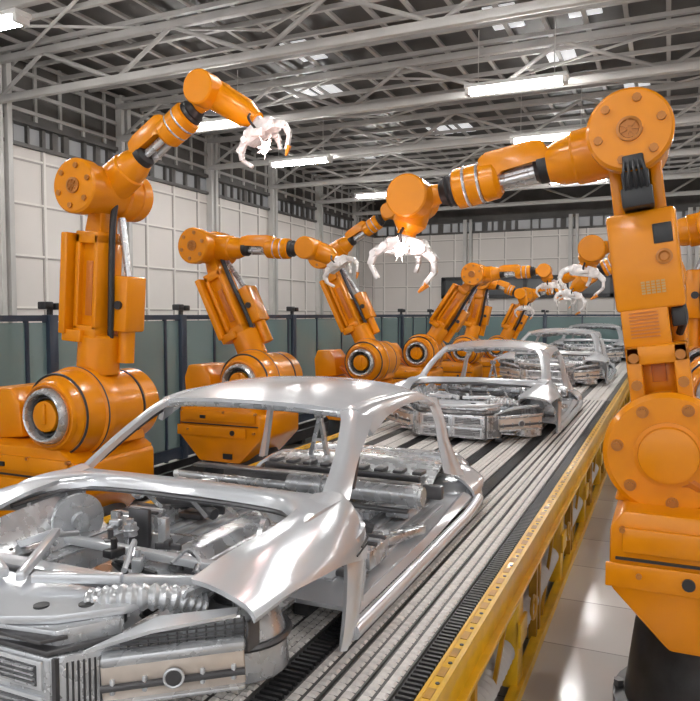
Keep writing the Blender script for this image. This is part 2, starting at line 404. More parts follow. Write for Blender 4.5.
for sgn in (1, -1):
    MB().box((1.08 * sgn, (Y0 + Y1) / 2, .28), (.04, Y1 - Y0, .50)).build('interior_shade_panel', UNDER, cv)  # added dark sheet standing in for the shade inside the conveyor frame
    X = 1.32 * sgn; out = .05 * sgn
    m = MB(); m.box((X, (Y0 + Y1) / 2, ZB - .016), (.065, Y1 - Y0, .03), bev=.006); m.box((X + .035 * sgn, (Y0 + Y1) / 2, ZB - .07), (.02, Y1 - Y0, .15)).box((X - .02 * sgn, (Y0 + Y1) / 2, ZB - .003), (.014, Y1 - Y0, .01)).box((X + .055 * sgn, (Y0 + Y1) / 2, ZB - .14), (.05, Y1 - Y0, .02))
    rail = m.build('side_rail', YELLOW, cv)
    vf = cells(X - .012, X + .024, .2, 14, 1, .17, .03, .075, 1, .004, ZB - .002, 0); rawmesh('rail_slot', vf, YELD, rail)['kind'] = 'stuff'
    m = MB(); y = .28
    while y < 10: m.cyl((X + .012, y, ZB - .002), (X + .012, y, ZB + .002), .009, seg=8); y += .17
    m.build('rail_screw', DARK, rail)['kind'] = 'stuff'
    m = MB(); m.box((X + .02 * sgn, (Y0 + Y1) / 2, .05), (.06, Y1 - Y0, .10), bev=.01).box((X + .055 * sgn, (Y0 + Y1) / 2, .10), (.012, Y1 - Y0, .02)); m.build('floor_beam', YELLOW, cv)
    y = .55; k = 0
    while y < 24.5:
        MB().box((X - .01 * sgn, y, .38), (.09, .15, .60), bev=.008).box((X + .045 * sgn, y, .40), (.02, .2, .14), bev=.004).build('post', YELLOW, cv)
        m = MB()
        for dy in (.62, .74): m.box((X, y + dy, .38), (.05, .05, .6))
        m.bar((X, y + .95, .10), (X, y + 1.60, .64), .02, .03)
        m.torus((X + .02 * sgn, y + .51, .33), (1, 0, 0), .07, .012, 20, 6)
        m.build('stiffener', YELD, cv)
        if y < 13:
            prof = []; t = 0
            while t < 1.5: prof += [(t, .062), (t + .026, .074), (t + .050, .062)]; t += .062
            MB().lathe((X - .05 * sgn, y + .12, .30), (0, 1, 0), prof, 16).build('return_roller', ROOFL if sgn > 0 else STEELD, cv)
        y += 1.74; k += 1
# ============================================================ ROBOTS
def unit(a): return a / a.length
def robot(Y, s, J, label, style='beam', seg=32, base=True, spark=False, grip='claw', gdir=None):
    """J = axis-two, shoulder, wrist, tool flange, gripper centre as (X, Z); s = +1 reaches to the right over the line, -1 to the left"""
    A, B, D, E, G = [V((x, 0, z)) for x, z in J]
    X0 = A.x - .30 * s; root = empty('welding_robot', (X0, Y, 0))
    tag(root, label, 'robot', 'orange industrial robots along the line')
    o = V((X0, 0, 0)); A, B, D, E, G = [p - o for p in (A, B, D, E, G)]
    yy = V((0, 1, 0))
    hd = seg >= 32
    # pedestal and base block
    MB().lathe((0, 0, 0), (0, 0, 1), [(0, .54), (.04, .56), (.09, .56), (.1, .50), (.50, .45), (.56, .42), (.62, .38)], seg).build('pedestal', DARK, root)
    for k in range(10):
        a = 2 * PI * k / 10; MB().cyl((.53 * math.cos(a), .53 * math.sin(a), .08), (.53 * math.cos(a), .53 * math.sin(a), .13), .028, seg=6).build('anchor_bolt', STEELD, root)
    zb = A.z - .38
    pr = [(-.28, zb - .56), (.28, zb - .56), (.56, zb - .27), (.56, zb), (.52, zb + .03), (.40, zb + .12), (-.5, zb + .12), (-.56, zb + .04), (-.56, zb - .27)]
    bb = MB().prism([(x, -.50, z) for x, z in pr], (0, .92, 0), .03).build('base_block', ORANGE, root)
    m = MB().box((0, -.515, zb - .02), (1.0, .03, .12), bev=.008).box((-.1, -.515, zb - .2), (.95, .02, .12), bev=.006)
    m.build('cover_panel', ORANGE, bb)
    m = MB().box((0, -.505, zb - .118), (1.06, .02, .012)).box((-.2 * s, -.535, zb - .03), (.07, .02, .035)).cyl((.2 * s, -.54, zb - .2), (.2 * s, -.5, zb - .2), .03, seg=12).box((.12, -.505, zb - .48), (.12, .02, .06))
    m.build('service_socket', BLACK, bb)
    m = MB()
    for (x, z) in ((-.5, .03), (-.42, -.19), (.48, -.19), (.5, .03), (.08, .03)): MB().cyl((x, -.50, zb + z), (x, -.54, zb + z), .014, seg=8).build('cover_screw', BOLT, bb)
    # rear upright (motor console) on the far side from the line
    MB().prism([(x * s, -.30, z) for x, z in ((-.62, zb + .1), (-.22, zb + .14), (-.26, zb + .42), (-.36, zb + .55), (-.58, zb + .55), (-.64, zb + .4))], (0, .5, 0), .03).build('motor_console', ORANGE, root)
    MB().tube([(.35 * s, -.2, zb + .1), (.20 * s, -.3, zb + .25), (.05 * s, -.25, zb + .12), (-.15 * s, -.3, zb + .3)], .035, 8).build('cable_hose', ORANGE2, root)
    MB().prism([(A.x - .26, -.24, zb + .1), (A.x + .26, -.24, zb + .1), (A.x + .20, -.24, A.z - .1), (A.x - .20, -.24, A.z - .1)], (0, .55, 0), .02).build('drum_cradle', ORANGE, root)
    # axis two drum
    if style == 'beam':
        prof = [(t_, r_ * .84) for t_, r_ in [(-.47, .22), (-.50, .25), (-.50, .30), (-.44, .36), (-.43, .36), (-.42, .39), (-.36, .405), (-.26, .41), (-.25, .435), (-.17, .435), (-.16, .40), (-.05, .39), (-.04, .375), (.22, .37), (.23, .355), (.25, .355), (.26, .37), (.42, .37), (.46, .34), (.46, 0)]]
        dr = MB().lathe(A, yy, [(-.47, 0)] + prof, seg + 16).build('shoulder_drum', ORANGE, root)
        for ty_, tr in ((-.425, .318), (-.24, .36), (.24, .305), (-.495, .245)): MB().torus(A + yy * ty_, yy, tr, .010, seg + 16).build('crease_shade_ring', DARK, dr)  # dark rings paint the shade in the drum's creases
        MB().lathe(A + yy * -.50, yy, [(0, .17), (-.06, .172), (-.08, .178), (-.085, .192), (-.06, .212), (0, .225)], seg).build('hub_ring', STEELM, dr)
        MB().lathe(A + yy * -.49, yy, [(0, 0), (0, .275), (-.03, .262), (-.035, .235), (.02, .15), (.02, 0)], seg).lathe(A + yy * -.5, yy, [(0, .125), (-.05, .12), (-.055, .105), (-.055, 0)], seg).box(A + yy * -.56 + V((0, 0, .02)), (.05, .03, .16), bev=.01).build('hub_flange', ORANGE, dr)
        MB().torus(A + yy * -.535, yy, .238, .007, seg).build('hub_groove_shade', ORANGE2, dr); MB().torus(A + yy * -.52, yy, .147, .012, seg).build('hub_groove_shade', DARK, dr)  # darker rings paint the shade of the hub's grooves
    else:
        dr = MB().lathe(A, yy, [(-.32, 0), (-.32, .29), (-.30, .315), (-.22, .315), (-.21, .28), (-.05, .28), (0, .25), (.25, .25), (.27, 0)], seg + 16).build('shoulder_drum', ORANGE, root)
        MB().lathe(A + yy * -.32, yy, [(0, 0), (0, .165), (-.012, .165), (-.014, .145), (-.045, .14), (-.05, .125), (-.05, 0)], seg).build('drum_cap', ORANGE, dr)
        m = MB()
        for k in range(7):
            a = 2 * PI * (k + .35) / 7; c = A + V((math.cos(a) * .245, 0, math.sin(a) * .245)); MB().cyl(c - yy * .32, c - yy * .33, .03, seg=16).cyl(c - yy * .33, c - yy * .35, .02, seg=6).build('drum_bolt', BOLT, dr)
    # lower arm
    d = unit(B - A); L = (B - A).length; n = V((d.z, 0, -d.x)) * 1.0        # n points to +X side when the arm is upright
    P = lambda t, a, y=0: A + d * t + n * (a * s) + yy * y
    def blk(mb, t0, t1, a0, a1, y0, y1, bev=.012):
        mb.prism([P(t0, a0, y0), P(t1, a0, y0), P(t1, a1, y0), P(t0, a1, y0)], yy * (y1 - y0), bev); return mb
    if style == 'beam':
        MB().lathe(A, d, [(.30, .172), (.60, .168), (.62, .155), (.63, .12)], seg).build('arm_collar', ORANGE, root)
        m = MB(); k = L - .15
        m.prism([P(.52, -.11, -.10), P(.62, -.13, -.10), P(k - .25, -.12, -.10), P(k, -.07, -.10), P(k, .07, -.10), P(k - .25, .06, -.10), P(.62, .08, -.10), P(.52, .07, -.10)], yy * .20, .012)
        blk(m, .66, k - .2, -.15, -.10, -.15, .14); blk(m, .66, k - .2, .045, .09, -.15, .14); blk(m, .60, .70, -.15, .09, -.15, .14); blk(m, k - .28, k - .18, -.15, .09, -.15, .14)
        la = m.build('lower_arm', ORANGE, root)
        blk(MB(), .78, k - .42, -.06, .01, -.112, -.095, .004).build('arm_recess_shade', ORANGE2, la)  # raised strip, its darker orange painting the shade of a recess
        m = MB(); blk(m, .62, .55 + (L - .9), -.24, -.17, -.22, .0); blk(m, .56, .66, -.22, -.02, -.2, 0); m.build('side_rod', ORANGE, root)
        m = MB(); blk(m, .66, 1.12, .14, .29, -.02, .22, .02); blk(m, .70, .8, .05, .2, .0, .15); m.cyl(P(.40, .2, .10), P(.70, .2, .10), .07, seg=seg // 2); m.build('balancer', ORANGE, root)
        MB().cyl(P(1.1, .2, .10), P(L - .2, .10, .10), .03, seg=10).build('piston_rod', STEELM, root)
        MB().tube([P(.6, .14, -.02), P(.9, .15, -.04), P(1.2, .13, -.03), P(L - .2, .13, -.03), P(L + .05, .16, 0)], .026, 8).build('cable', BLACK, root)
        MB().cyl(P(.88, .215, -.045), P(.88, .215, -.01), .035, seg=12).build('pivot_bolt', DARK, root)
    else:
        m = MB()
        for a0, a1 in ((-.15, -.075), (.075, .15)): blk(m, .20, .56, a0, a1, -.28, .05)
        blk(m, .46, .56, -.15, .15, -.28, .05); blk(m, .2, .30, -.15, .15, -.26, .05); blk(m, .28, .5, -.08, .08, -.15, .05)
        br = m.build('arm_bracket', ORANGE, root)
        m = MB()
        for t, a in ((.50, -.11), (.50, .11), (.36, -.11), (.36, .11)): c = P(t, a, -.28); MB().cyl(c, c - yy * .03, .026, seg=12).build('bracket_bolt', BOLT, br)
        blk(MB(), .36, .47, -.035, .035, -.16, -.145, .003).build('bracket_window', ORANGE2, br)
        lo = blk(blk(MB(), .54, .80, -.08, .15, -.26, .08), .54, .80, -.15, -.08, -.05, .12).build('lower_arm', ORANGE, root)
        m = MB()
        for k in range(8): blk(m, .60 + k * .018, .607 + k * .018, -.03, .11, -.266, -.255, 0)
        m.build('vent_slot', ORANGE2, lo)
        bx = blk(MB(), .74, 1.25, -.168, .168, -.27, .14, .024).build('arm_housing', ORANGE, root)
        m = MB()
        blk(m, 1.07, 1.17, -.14, -.05, -.277, -.26, .004); m.build('display_plate', BLACK, bx)
        MB().lathe(P(1.0, -.09, -.27), -yy, [(0, .04), (.012, .04), (.014, .028), (.006, .02), (.006, 0)], 20).build('round_port', BOLT, bx)
        m = MB()
        for k in range(5):
            for j in range(5): blk(m, .82 + k * .014, .830 + k * .014, -.08 + j * .024, -.062 + j * .024, -.276, -.26, 0)
        m.build('vent_grille', PLATE, bx)
        m = MB()
        for a0, a1 in ((-.13, -.07), (.07, .13)): blk(m, 1.24, L - .05, a0, a1, -.16, .12)
        blk(m, 1.26, L - .18, -.09, .09, .0, .12); m.build('upper_neck', ORANGE, root)
        m = MB(); blk(m, 1.26, 1.36, -.075, .075, -.36, -.1, .01); blk(m, 1.36, 1.45, -.065, .065, -.32, -.1, .01); blk(m, 1.45, 1.52, -.05, .05, -.37, -.1, .01)
        m.build('cable_plug', BLACK, root)
        for j in range(5): MB().tube([P(1.34, -.05 + j * .025, -.35), P(1.42, -.05 + j * .025, -.39), P(1.50, -.04 + j * .02, -.36)], .008, 6).build('cable', DARK, root)
        m = MB().tube([P(.60, -.12, -.08), P(.68, -.15, -.14), P(.80, -.14, -.1)], .02, 8); m.build('cable', DARK, root)
        blk(MB(), .64, .74, -.16, -.09, -.2, -.10, .01).build('connector_box', BLACK, root)
    # shoulder
    f = -.34
    rr = .215
    br = MB().lathe(B, yy, [(f, 0), (f, rr - .015), (f + .015, rr), (f + .12, rr), (f + .13, rr - .02), (.10, rr - .02), (.11, rr), (.2, rr), (.21, rr - .012), (.24, rr - .012), (.25, rr), (.36, rr - .01), (.38, rr - .04), (.38, 0)] if style == 'beam' else [(f, 0), (f, rr - .02), (f + .018, rr - .005), (f + .10, rr - .005), (f + .11, rr - .03), (.22, rr - .03), (.25, rr - .06), (.25, 0)], seg + 8).build('elbow_drum', ORANGE, root)
    m = MB()
    for k in range(6):
        a = 2 * PI * (k + .3) / 6; c = B + V((math.cos(a) * .155, 0, math.sin(a) * .155)); MB().cyl(c + yy * f, c + yy * (f - .014), .022, seg=8).build('drum_bolt', BOLT, br)
    m = MB().lathe(B + yy * f, -yy, [(0, .062), (.014, .062), (.016, .048), (.006, .044), (.006, 0)], 24)
    for k in range(7):
        a = 2 * PI * k / 7; m.bar(B + yy * (f - .010) + V((math.cos(a), 0, math.sin(a))) * .012, B + yy * (f - .010) + V((math.cos(a), 0, math.sin(a))) * .046, .008, .008)
    m.build('drum_cap', BOLT, br)
    # upper arm
    u = unit(D - B); LL = (D - B).length; w = V((-u.z, 0, u.x));  w = w if w.z > 0 else -w
    Q = lambda t, a, y=0: B + u * (t * LL) + w * a + yy * y
    MB().lathe(B, u, [(.12, .155), (LL * .24, .150), (LL * .25, .135), (LL * .30, .13), (LL * .36, .10)], seg).build('arm_neck', ORANGE, root)
    MB().lathe(B, u, [(LL * .34, .085), (LL * .36, .095), (LL * .40, .095), (LL * .42, .07)], 20).build('neck_collar', BLACK, root)
    m = MB(); m.prism([Q(.33, .015, -.09), Q(.36, .13, -.09), Q(.42, .15, -.09), Q(.62, .15, -.09), Q(.66, .12, -.09), Q(.66, -.02, -.09), Q(.60, -.03, -.09), Q(.56, .03, -.09), Q(.42, .035, -.09)], yy * .18, .012); m.build('cable_housing', ORANGE, root)
    MB().cyl(Q(.36, -.03, -.03), Q(.66, -.03, -.03), .022, seg=10).cyl(Q(.36, -.05, .05), Q(.66, -.04, .04), .028, seg=10).cyl(Q(.4, -.0, .0), Q(.66, -.0, .0), .03, seg=10).build('drive_shaft', STEELM, root)
    MB().lathe(B, u, [(LL * .58, 0), (LL * .58, .09), (LL * .60, .115), (LL * .66, .12), (LL * .67, .105), (LL * .68, .12), (LL * .73, .122), (LL * .735, .108), (LL * .745, .122), (LL * .79, .12), (LL * .80, .1), (LL * .8, 0)], seg).build('wrist_motor', ORANGE, root)
    MB().torus(B + u * LL * .675, u, .112, .010, seg).torus(B + u * LL * .74, u, .115, .010, seg).build('motor_ring', STEELM, root)
    MB().lathe(B, u, [(LL * .79, 0), (LL * .79, .095), (LL * .81, .10), (LL * .825, .088), (LL * .835, .095), (LL * .85, .08), (LL * .87, .07), (LL * .87, 0)], seg).build('rubber_bellows', BLACK, root)
    MB().lathe(B, u, [(LL * .86, 0), (LL * .86, .055), (LL * .93, .075), (LL, .08)], 20).build('wrist_neck', ORANGE, root)
    MB().lathe(D, yy, [(-.20, 0), (-.20, .118), (-.19, .128), (-.05, .128), (-.04, .115), (.12, .115), (.15, .09), (.15, 0)], seg).build('wrist_drum', ORANGE, root)
    e = unit(E - D); LE = (E - D).length
    MB().lathe(D, e, [(.02, .112), (LE * .75, .105), (LE * .88, .085), (LE, .06), (LE + .02, .06), (LE + .02, 0)], seg).build('wrist_housing', ORANGE, root)
    g = unit(G - E); LG = (G - E).length; h = V((-g.z, 0, g.x))
    gr = MB().cyl(E, E + g * LG * .5, .045, .06, 16).prism([E + g * LG * .3 + h * a + g * b - yy * .05 for a, b in ((-.14, .03), (-.11, -.03), (-.05, -.02), (0, -.05), (.06, -.02), (.12, -.03), (.15, .02), (.13, .08), (.05, .06), (-.06, .07), (-.12, .09))], yy * .11, .01)
    gr.box(E + g * LG * .5 - yy * .06, (.1, .05, .06), bev=.01).box(E + g * LG * .45 + yy * .07, (.12, .05, .05), bev=.01)
    gr = gr.build('gripper', SILVER, root)
    for k, (a, sc) in enumerate(((-1, 1.0), (1, 1.1), (.35, .7))):
        c0 = E + g * LG * .45 + h * (.125 * a) + yy * (-.03 if k < 2 else .10)
        pts = [c0, c0 + (h * a * .07 + g * .05) * sc, c0 + (h * a * .085 + g * .12) * sc, c0 + (h * a * .03 + g * .20) * sc]
        cl = MB()
        for q0, q1, wd in zip(pts, pts[1:], (.055, .045, .03)): cl.bar(q0, q1 + (q1 - q0) * .08, .03, wd, .006, up=(0, 0, 1))
        cl.cyl(pts[1] - yy * .03, pts[1] + yy * .03, .022, seg=10).cyl(pts[0] - yy * .035, pts[0] + yy * .035, .026, seg=10)
        cl.build('claw', SILVER, gr)
    c1 = pts = None
    tip0 = E + g * LG * .45 + h * .125 - yy * .03 + (h * .03 + g * .20) * 1.1
    MB().cyl(tip0 - (h * -.02 + g * .01), tip0 + h * -.03 + g * .045, .022, .008, 8).build('claw_tip', ORTIP, gr)
    MB().tube([E - g * .02 - yy * .07, E + g * .03 - yy * .12, E + g * LG * .4 - yy * .07], .010, 6).build('air_hose', BLACK, gr)
    return root, o, E, G, g
R = {}
spec = [
 ('L1', 4.56, 1, [(-4.379, 1.409), (-4.25, 3.20), (-3.18, 3.862), (-2.80, 3.63), (-2.70, 3.40)], 'tall orange robot nearest on the left, glowing gripper raised near the roof', 'beam', 32),
 ('L2', 7.33, 1, [(-4.42, 1.42), (-5.189, 3.013), (-3.763, 2.948), (-3.47, 2.835), (-3.382, 2.675)], 'orange robot second on the left, leaning back, seen over the first car roof', 'beam', 32),
 ('L3', 10.7, 1, [(-4.37, 1.44), (-5.194, 3.148), (-4.058, 3.825), (-3.788, 3.778), (-3.754, 3.604)], 'orange robot third on the left, forearm rising toward the big right gripper', 'beam', 24),
 ('L4', 13.5, 1, [(-4.409, 1.444), (-3.392, 2.949), (-2.098, 2.994), (-2.041, 2.79), (-2.039, 2.643)], 'orange robot fourth on the left, leaning toward the line with level forearm', 'beam', 20),
 ('L5', 16.6, 1, [(-4.348, 1.342), (-3.978, 2.976), (-3.113, 2.661), (-3.042, 2.407), (-3.04, 2.246)], 'orange robot fifth on the left, upright, forearm sloping down to the right', 'beam', 20),
 ('L6', 19.8, 1, [(-4.275, 1.251), (-3.56, 2.708), (-2.672, 2.886), (-2.59, 2.695), (-2.587, 2.5)], 'orange robot farthest on the left, small before the back wall', 'beam', 16),
 ('R1', 4.22, -1, [(.013, 1.489), (-.201, 3.129), (-1.44, 2.905), (-1.50, 2.71), (-1.525, 2.49)], 'big orange robot nearest on the right, with box shaped arm and bolted discs', 'box', 40),
 ('R2', 7.4, -1, [(.45, 1.50), (.42, 3.02), (-.691, 2.83), (-.764, 2.685), (-.791, 2.557)], 'orange robot second on the right, mostly hidden behind the box armed robot', 'beam', 24),
 ('R3', 10.6, -1, [(.40, 1.55), (-.20, 3.143), (-1.025, 2.751), (-1.253, 2.543), (-1.292, 2.4)], 'orange robot third on the right, forearm and silver claw left of the big arm', 'beam', 20),
 ('R4', 13.8, -1, [(.42, 1.5), (-.485, 3.131), (-1.547, 2.978), (-1.868, 2.836), (-1.938, 2.651)], 'orange robot farthest on the right, small level forearm reaching left', 'beam', 20),
]
for n, Y, s, J, lab, sty, sg in spec: R[n] = robot(Y, s, J, lab, sty, sg)
# welding sparks at the two glowing grippers
for n, lab, wh in (('L1', 'white hot welding spark glowing at the gripper high on the left', (.06, 0, -.02)), ('R1', 'pinkish welding spark glowing under the wrist of the big right robot', (.03, 0, .10))):
    root, o, E, G, g = R[n]; c = V(root.location) + G + V(wh) - V((0, .14, 0))
    t = empty('welding_spark', c); tag(t, lab, 'spark', 'sparks at the grippers')
    rnd = random.Random(len(lab)); m = MB().ico((0, 0, 0), .030, 2, (1, .6, 1.4)).ico((.03, 0, .02), .012, 1).ico((-.02, .01, -.03), .014, 1)
    for k in range(24):
        a, b = rnd.uniform(0, 2 * PI), rnd.uniform(-1, 1); d = V((math.cos(a) * math.sqrt(1 - b * b), math.sin(a) * math.sqrt(1 - b * b), b)); L = rnd.choice((.03, .04, .05, .07, .09))
        m.cyl(d * .015, d * L, .0016, .0004, 5)
    m.build('spark_burst', SPARK, t)
    l = bpy.data.lights.new('spark_light', 'POINT'); l.energy = 5 if n == 'L1' else 1.8; l.color = (1, .62, .58); l.shadow_soft_size = .06
    lo = bpy.data.objects.new('spark_light', l); lo.parent = t; lo.location = (0, -.12, 0); COL.objects.link(lo)
# ============================================================ CAR BODIES
def make_car():
    c = empty('car_body_shell', (-2.1, 2.8, ZB))
    m = MB()
    rows = [[(-.60, .55, .868), (-.40, .50, .895), (0, .46, .91), (.40, .50, .895), (.60, .55, .868)],
            [(-.63, .95, .90), (-.42, .95, .945), (0, .95, .962), (.42, .95, .945), (.63, .95, .90)],
            [(-.62, 1.45, .885), (-.41, 1.45, .935), (0, 1.45, .955), (.41, 1.45, .935), (.62, 1.45, .885)],
            [(-.56, 1.90, .79), (-.38, 1.93, .84), (0, 1.95, .86), (.38, 1.93, .84), (.56, 1.90, .79)]]
    m.sheet(rows, .022, 4, 5).build('roof_panel', STEELB, c)
    MB().tube([(-.60, .57, .845), (-.4, .53, .868), (0, .50, .88), (.4, .53, .868), (.60, .57, .845)], .026, 8).build('roof_header', STEELM, c)
    MB().tube([(-.54, 1.88, .77), (0, 1.93, .83), (.54, 1.88, .77)], .026, 8).build('roof_header', STEELM, c)
    for s in (1, -1):
        side = lambda mb: mb if s > 0 else mb.flip()
        # windscreen pillar: flat tapering section
        m = MB(); m.sheet([[(.70, -.02, .53), (.755, .03, .545), (.80, .10, .53)], [(.665, .20, .67), (.715, .245, .685), (.755, .30, .67)], [(.60, .43, .81), (.65, .47, .825), (.71, .56, .79)], [(.545, .54, .875), (.60, .60, .89), (.665, .72, .84)]], .03, 3, 4)
        side(m).build('windscreen_pillar', STEELB, c)
        m = MB(); m.sheet([[(.56, .53, .875), (.635, .58, .87), (.70, .62, .74)], [(.59, .90, .905), (.66, .90, .895), (.70, .90, .82)], [(.59, 1.45, .89), (.655, 1.45, .88), (.685, 1.45, .83)], [(.53, 1.88, .80), (.60, 1.92, .785), (.64, 1.95, .74)]], .03, 3, 4)
        side(m).build('roof_rail', STEELB, c)
        m = MB(); m.sheet([[(.57, 1.87, .80), (.61, 1.90, .79), (.62, 1.93, .77)], [(.63, 1.88, .66), (.665, 1.90, .65), (.675, 1.92, .64)], [(.66, 1.89, .50), (.70, 1.91, .49), (.705, 1.94, .48)], [(.70, 1.90, .28), (.77, 1.94, .26), (.80, 2.0, .24)]], .03, 3, 4)
        side(m).build('rear_pillar', STEELB, c)
        m = MB().tube([(.66, .62, .80), (.70, .45, .72), (.77, .2, .56)], .012, 6)
        side(m).build('door_seal_flange', STEELD, c)
        # quarter panel
        m = MB(); m.sheet([[(.76, 2.0, .24), (.82, 2.0, .21), (.89, 2.0, .14), (.91, 2.0, .06)], [(.74, 2.22, .27), (.82, 2.22, .24), (.90, 2.22, .19), (.91, 2.2, .15)], [(.68, 2.42, .24), (.76, 2.42, .22), (.84, 2.42, .16), (.86, 2.42, .08)]], .02, 3, 4)
        side(m).build('quarter_panel', STEELB, c)
        # front fender
        m = MB(); m.sheet([[(.66, .03, .545), (.76, .06, .55), (.83, .05, .49), (.885, .04, .38), (.90, .02, .30)],
                           [(.67, -.14, .525), (.77, -.14, .53), (.86, -.14, .49), (.91, -.14, .41), (.93, -.13, .34)],
                           [(.68, -.36, .505), (.78, -.38, .515), (.88, -.38, .49), (.94, -.38, .44), (.955, -.38, .40)],
                           [(.64, -.62, .475), (.75, -.64, .485), (.86, -.66, .47), (.94, -.68, .44), (.96, -.70, .425)],
                           [(.60, -.80, .43), (.70, -.84, .44), (.80, -.88, .44), (.90, -.92, .43), (.945, -.95, .41)]], .02, 4, 5)
        side(m).build('fender', STEELB, c)
        m = MB(); m.sheet([[(.64, -.55, .45), (.62, -.55, .30), (.60, -.55, .16)], [(.72, -.70, .42), (.70, -.70, .30), (.68, -.70, .18)], [(.92, -.82, .42), (.88, -.78, .36), (.84, -.75, .32)]], .015, 3, 3)
        side(m).build('inner_fender', STEELM, c)
        # side panel behind the front wheel arch with the curved lip
        m = MB(); m.sheet([[(.80, .08, .52), (.78, .10, .40), (.80, .10, .28)], [(.885, .04, .44), (.86, .07, .34), (.86, .07, .2)], [(.905, -.0, .30), (.885, .05, .2), (.88, .04, .1)]], .015, 3, 3)
        side(m).build('side_panel', STEELB, c)
        m = MB(); m.sheet([[(.86, .06, .46), (.905, .03, .45), (.92, -.07, .43), (.90, -.17, .41)], [(.88, .045, .34), (.915, .01, .33), (.935, -.09, .32), (.915, -.18, .31)], [(.885, .01, .19), (.92, -.03, .185), (.94, -.12, .18), (.92, -.20, .18)], [(.89, -.06, .06), (.925, -.10, .06), (.945, -.18, .06), (.925, -.24, .07)], [(.89, -.17, .01), (.925, -.20, .01), (.94, -.24, .01), (.92, -.26, .01)]], .02, 3, 5)
        side(m).build('arch_lip', STEELB, c)
        # sill
        m = MB(); m.tube([(.93, -.16, .05), (.935, .5, .055), (.935, 1.2, .065), (.93, 1.7, .065), (.915, 2.05, .085)], .034, 12)
        side(m).build('sill', STEELB, c)
        m = MB(); m.sheet([[(.86, -.1, .10), (.875, -.1, .105), (.90, -.1, .07)], [(.86, 1.0, .11), (.875, 1.0, .115), (.90, 1.0, .08)], [(.80, 1.95, .12), (.83, 1.97, .14), (.88, 1.98, .11)]], .015, 2, 4)
        side(m).build('inner_sill', STEELB, c)
        # suspension tower
        m = MB().lathe((.60, -.50, .02), (0, 0, 1), [(0, .19), (.12, .185), (.22, .15), (.26, .10), (.28, .10), (.285, .05), (.27, .04), (.27, 0)], 24)
        tw = side(m).build('suspension_tower', STEELM, c)
        m = MB().torus((.60, -.50, .29), (0, 0, 1), .10, .012, 24, 6).torus((.60, -.50, .15), (0, 0, 1), .19, .014, 28, 6)
        for k in range(3):
            a = 2 * PI * k / 3; m.cyl((.60 + .075 * math.cos(a), -.5 + .075 * math.sin(a), .29), (.60 + .075 * math.cos(a), -.5 + .075 * math.sin(a), .325), .011, seg=6)
        side(m).build('tower_ring', STEELD, tw)
        # wheel housing drum and disc at the bay side
        m = MB().lathe((.53, -.20, .36), (-1, -.35, 0), [(-.14, .07), (-.12, .095), (-.02, .10), (-.01, .13), (.012, .13), (.02, .045), (.04, .04), (.04, 0)], 24)
        side(m).build('brake_booster', STEELM, c)
        # chassis rail
        m = MB().bar((.44, -1.08, .20), (.44, .05, .20), .07, .11, .012).bar((.44, -1.08, .265), (.44, .05, .265), .10, .012).bar((.44, .05, .20), (.30, .5, .06), .07, .09, .01)
        side(m).build('chassis_rail', STEELM, c)
        # swept crash beam
        a, b = V((.46, -1.09, .19)), V((.84, -.84, .215)); d = (b - a).normalized(); n2 = V((d.y, -d.x, 0))
        m = MB().bar(a, b, .05, .12, .01)
        cb = side(m).build('crash_beam', BEIGE, c)
        m = MB().bar(a + V((0, 0, .075)) + n2 * .012, b + V((0, 0, .075)) + n2 * .012, .06, .035, .01).bar(a - V((0, 0, .062)) + n2 * .012, b - V((0, 0, .062)) + n2 * .012, .06, .014, .004)
        side(m).build('beam_flange', STEELM, cb)
        m = MB().cyl(a + n2 * .03 - V((0, 0, .012)), b + n2 * .03 - V((0, 0, .012)), .012, seg=10)
        mid = (a + b) / 2 + n2 * .022; m.cyl(mid, mid + n2 * .02, .026, seg=20)
        side(m).build('beam_tube', STEELD, cb)
        m = MB().torus(mid + n2 * .018, n2, .030, .005, 24, 8); side(m).build('beam_ring', STEELB, cb)
        for t in (.08, .3, .7, .92): p = a.lerp(b, t) + n2 * .03; side(MB().box(p - V((0, 0, .01)), (.014, .014, .05), bev=.003)).build('beam_clip', STEELB, cb)
        # perforated wing over the beam
        m = MB().prism([(.40, -1.10, .285), (.62, -.97, .335), (.82, -.83, .36), (.84, -.80, .31), (.84, -.80, .27), (.62, -.94, .285)], (-.012, .02, 0))
        wg = side(m).build('perforated_wing', STEELM, c)
        m = MB()
        for k in range(13):
            t = .25 + k * .06; p = V((.42, -1.11, 0)).lerp(V((.845, -.82, 0)), t); h = .015 + .085 * t; zc = .275 + .045 * t
            m.box(p + V((0, -.004, zc)), (.004, .006, h))
        for k in range(5):
            t0 = .25; p = V((.42, -1.115, .275 + .010 * k)).lerp(V((.845, -.825, .30 + .018 * k)), .2); q = V((.845, -.825, .275 + .018 * k)); m.bar(p, q, .004, .004)
        m.box((.846, -.80, .30), (.01, .07, .10))
        side(m).build('wing_grid', STEELD, wg)
        m = MB().prism([(.42, -1.13, .30), (.60, -1.02, .355), (.82, -.86, .385), (.80, -.82, .39), (.56, -.93, .36)], (0, 0, -.012))
        side(m).build('wing_top', STEELB, c)
        # ribbed air duct
        pts = crom([V((.30, -.98, .38)), V((.42, -.93, .40)), V((.54, -.84, .385)), V((.60, -.74, .33))], 24)
        m = MB().tube(pts, lambda t: .043 + .005 * math.sin(t * 85), 12, 0)
        side(m).build('air_duct', STEELM, c)
        m = MB(); m.sheet([[(.67, -.03, .47), (.56, -.03, .33), (.47, -.03, .28)], [(.67, -.30, .46), (.56, -.30, .33), (.47, -.30, .28)], [(.66, -.60, .44), (.56, -.60, .32), (.47, -.60, .28)], [(.60, -.84, .42), (.54, -.84, .32), (.47, -.84, .28)]], .012, 3, 3)
        side(m).build('bay_side_panel', STEELM, c)
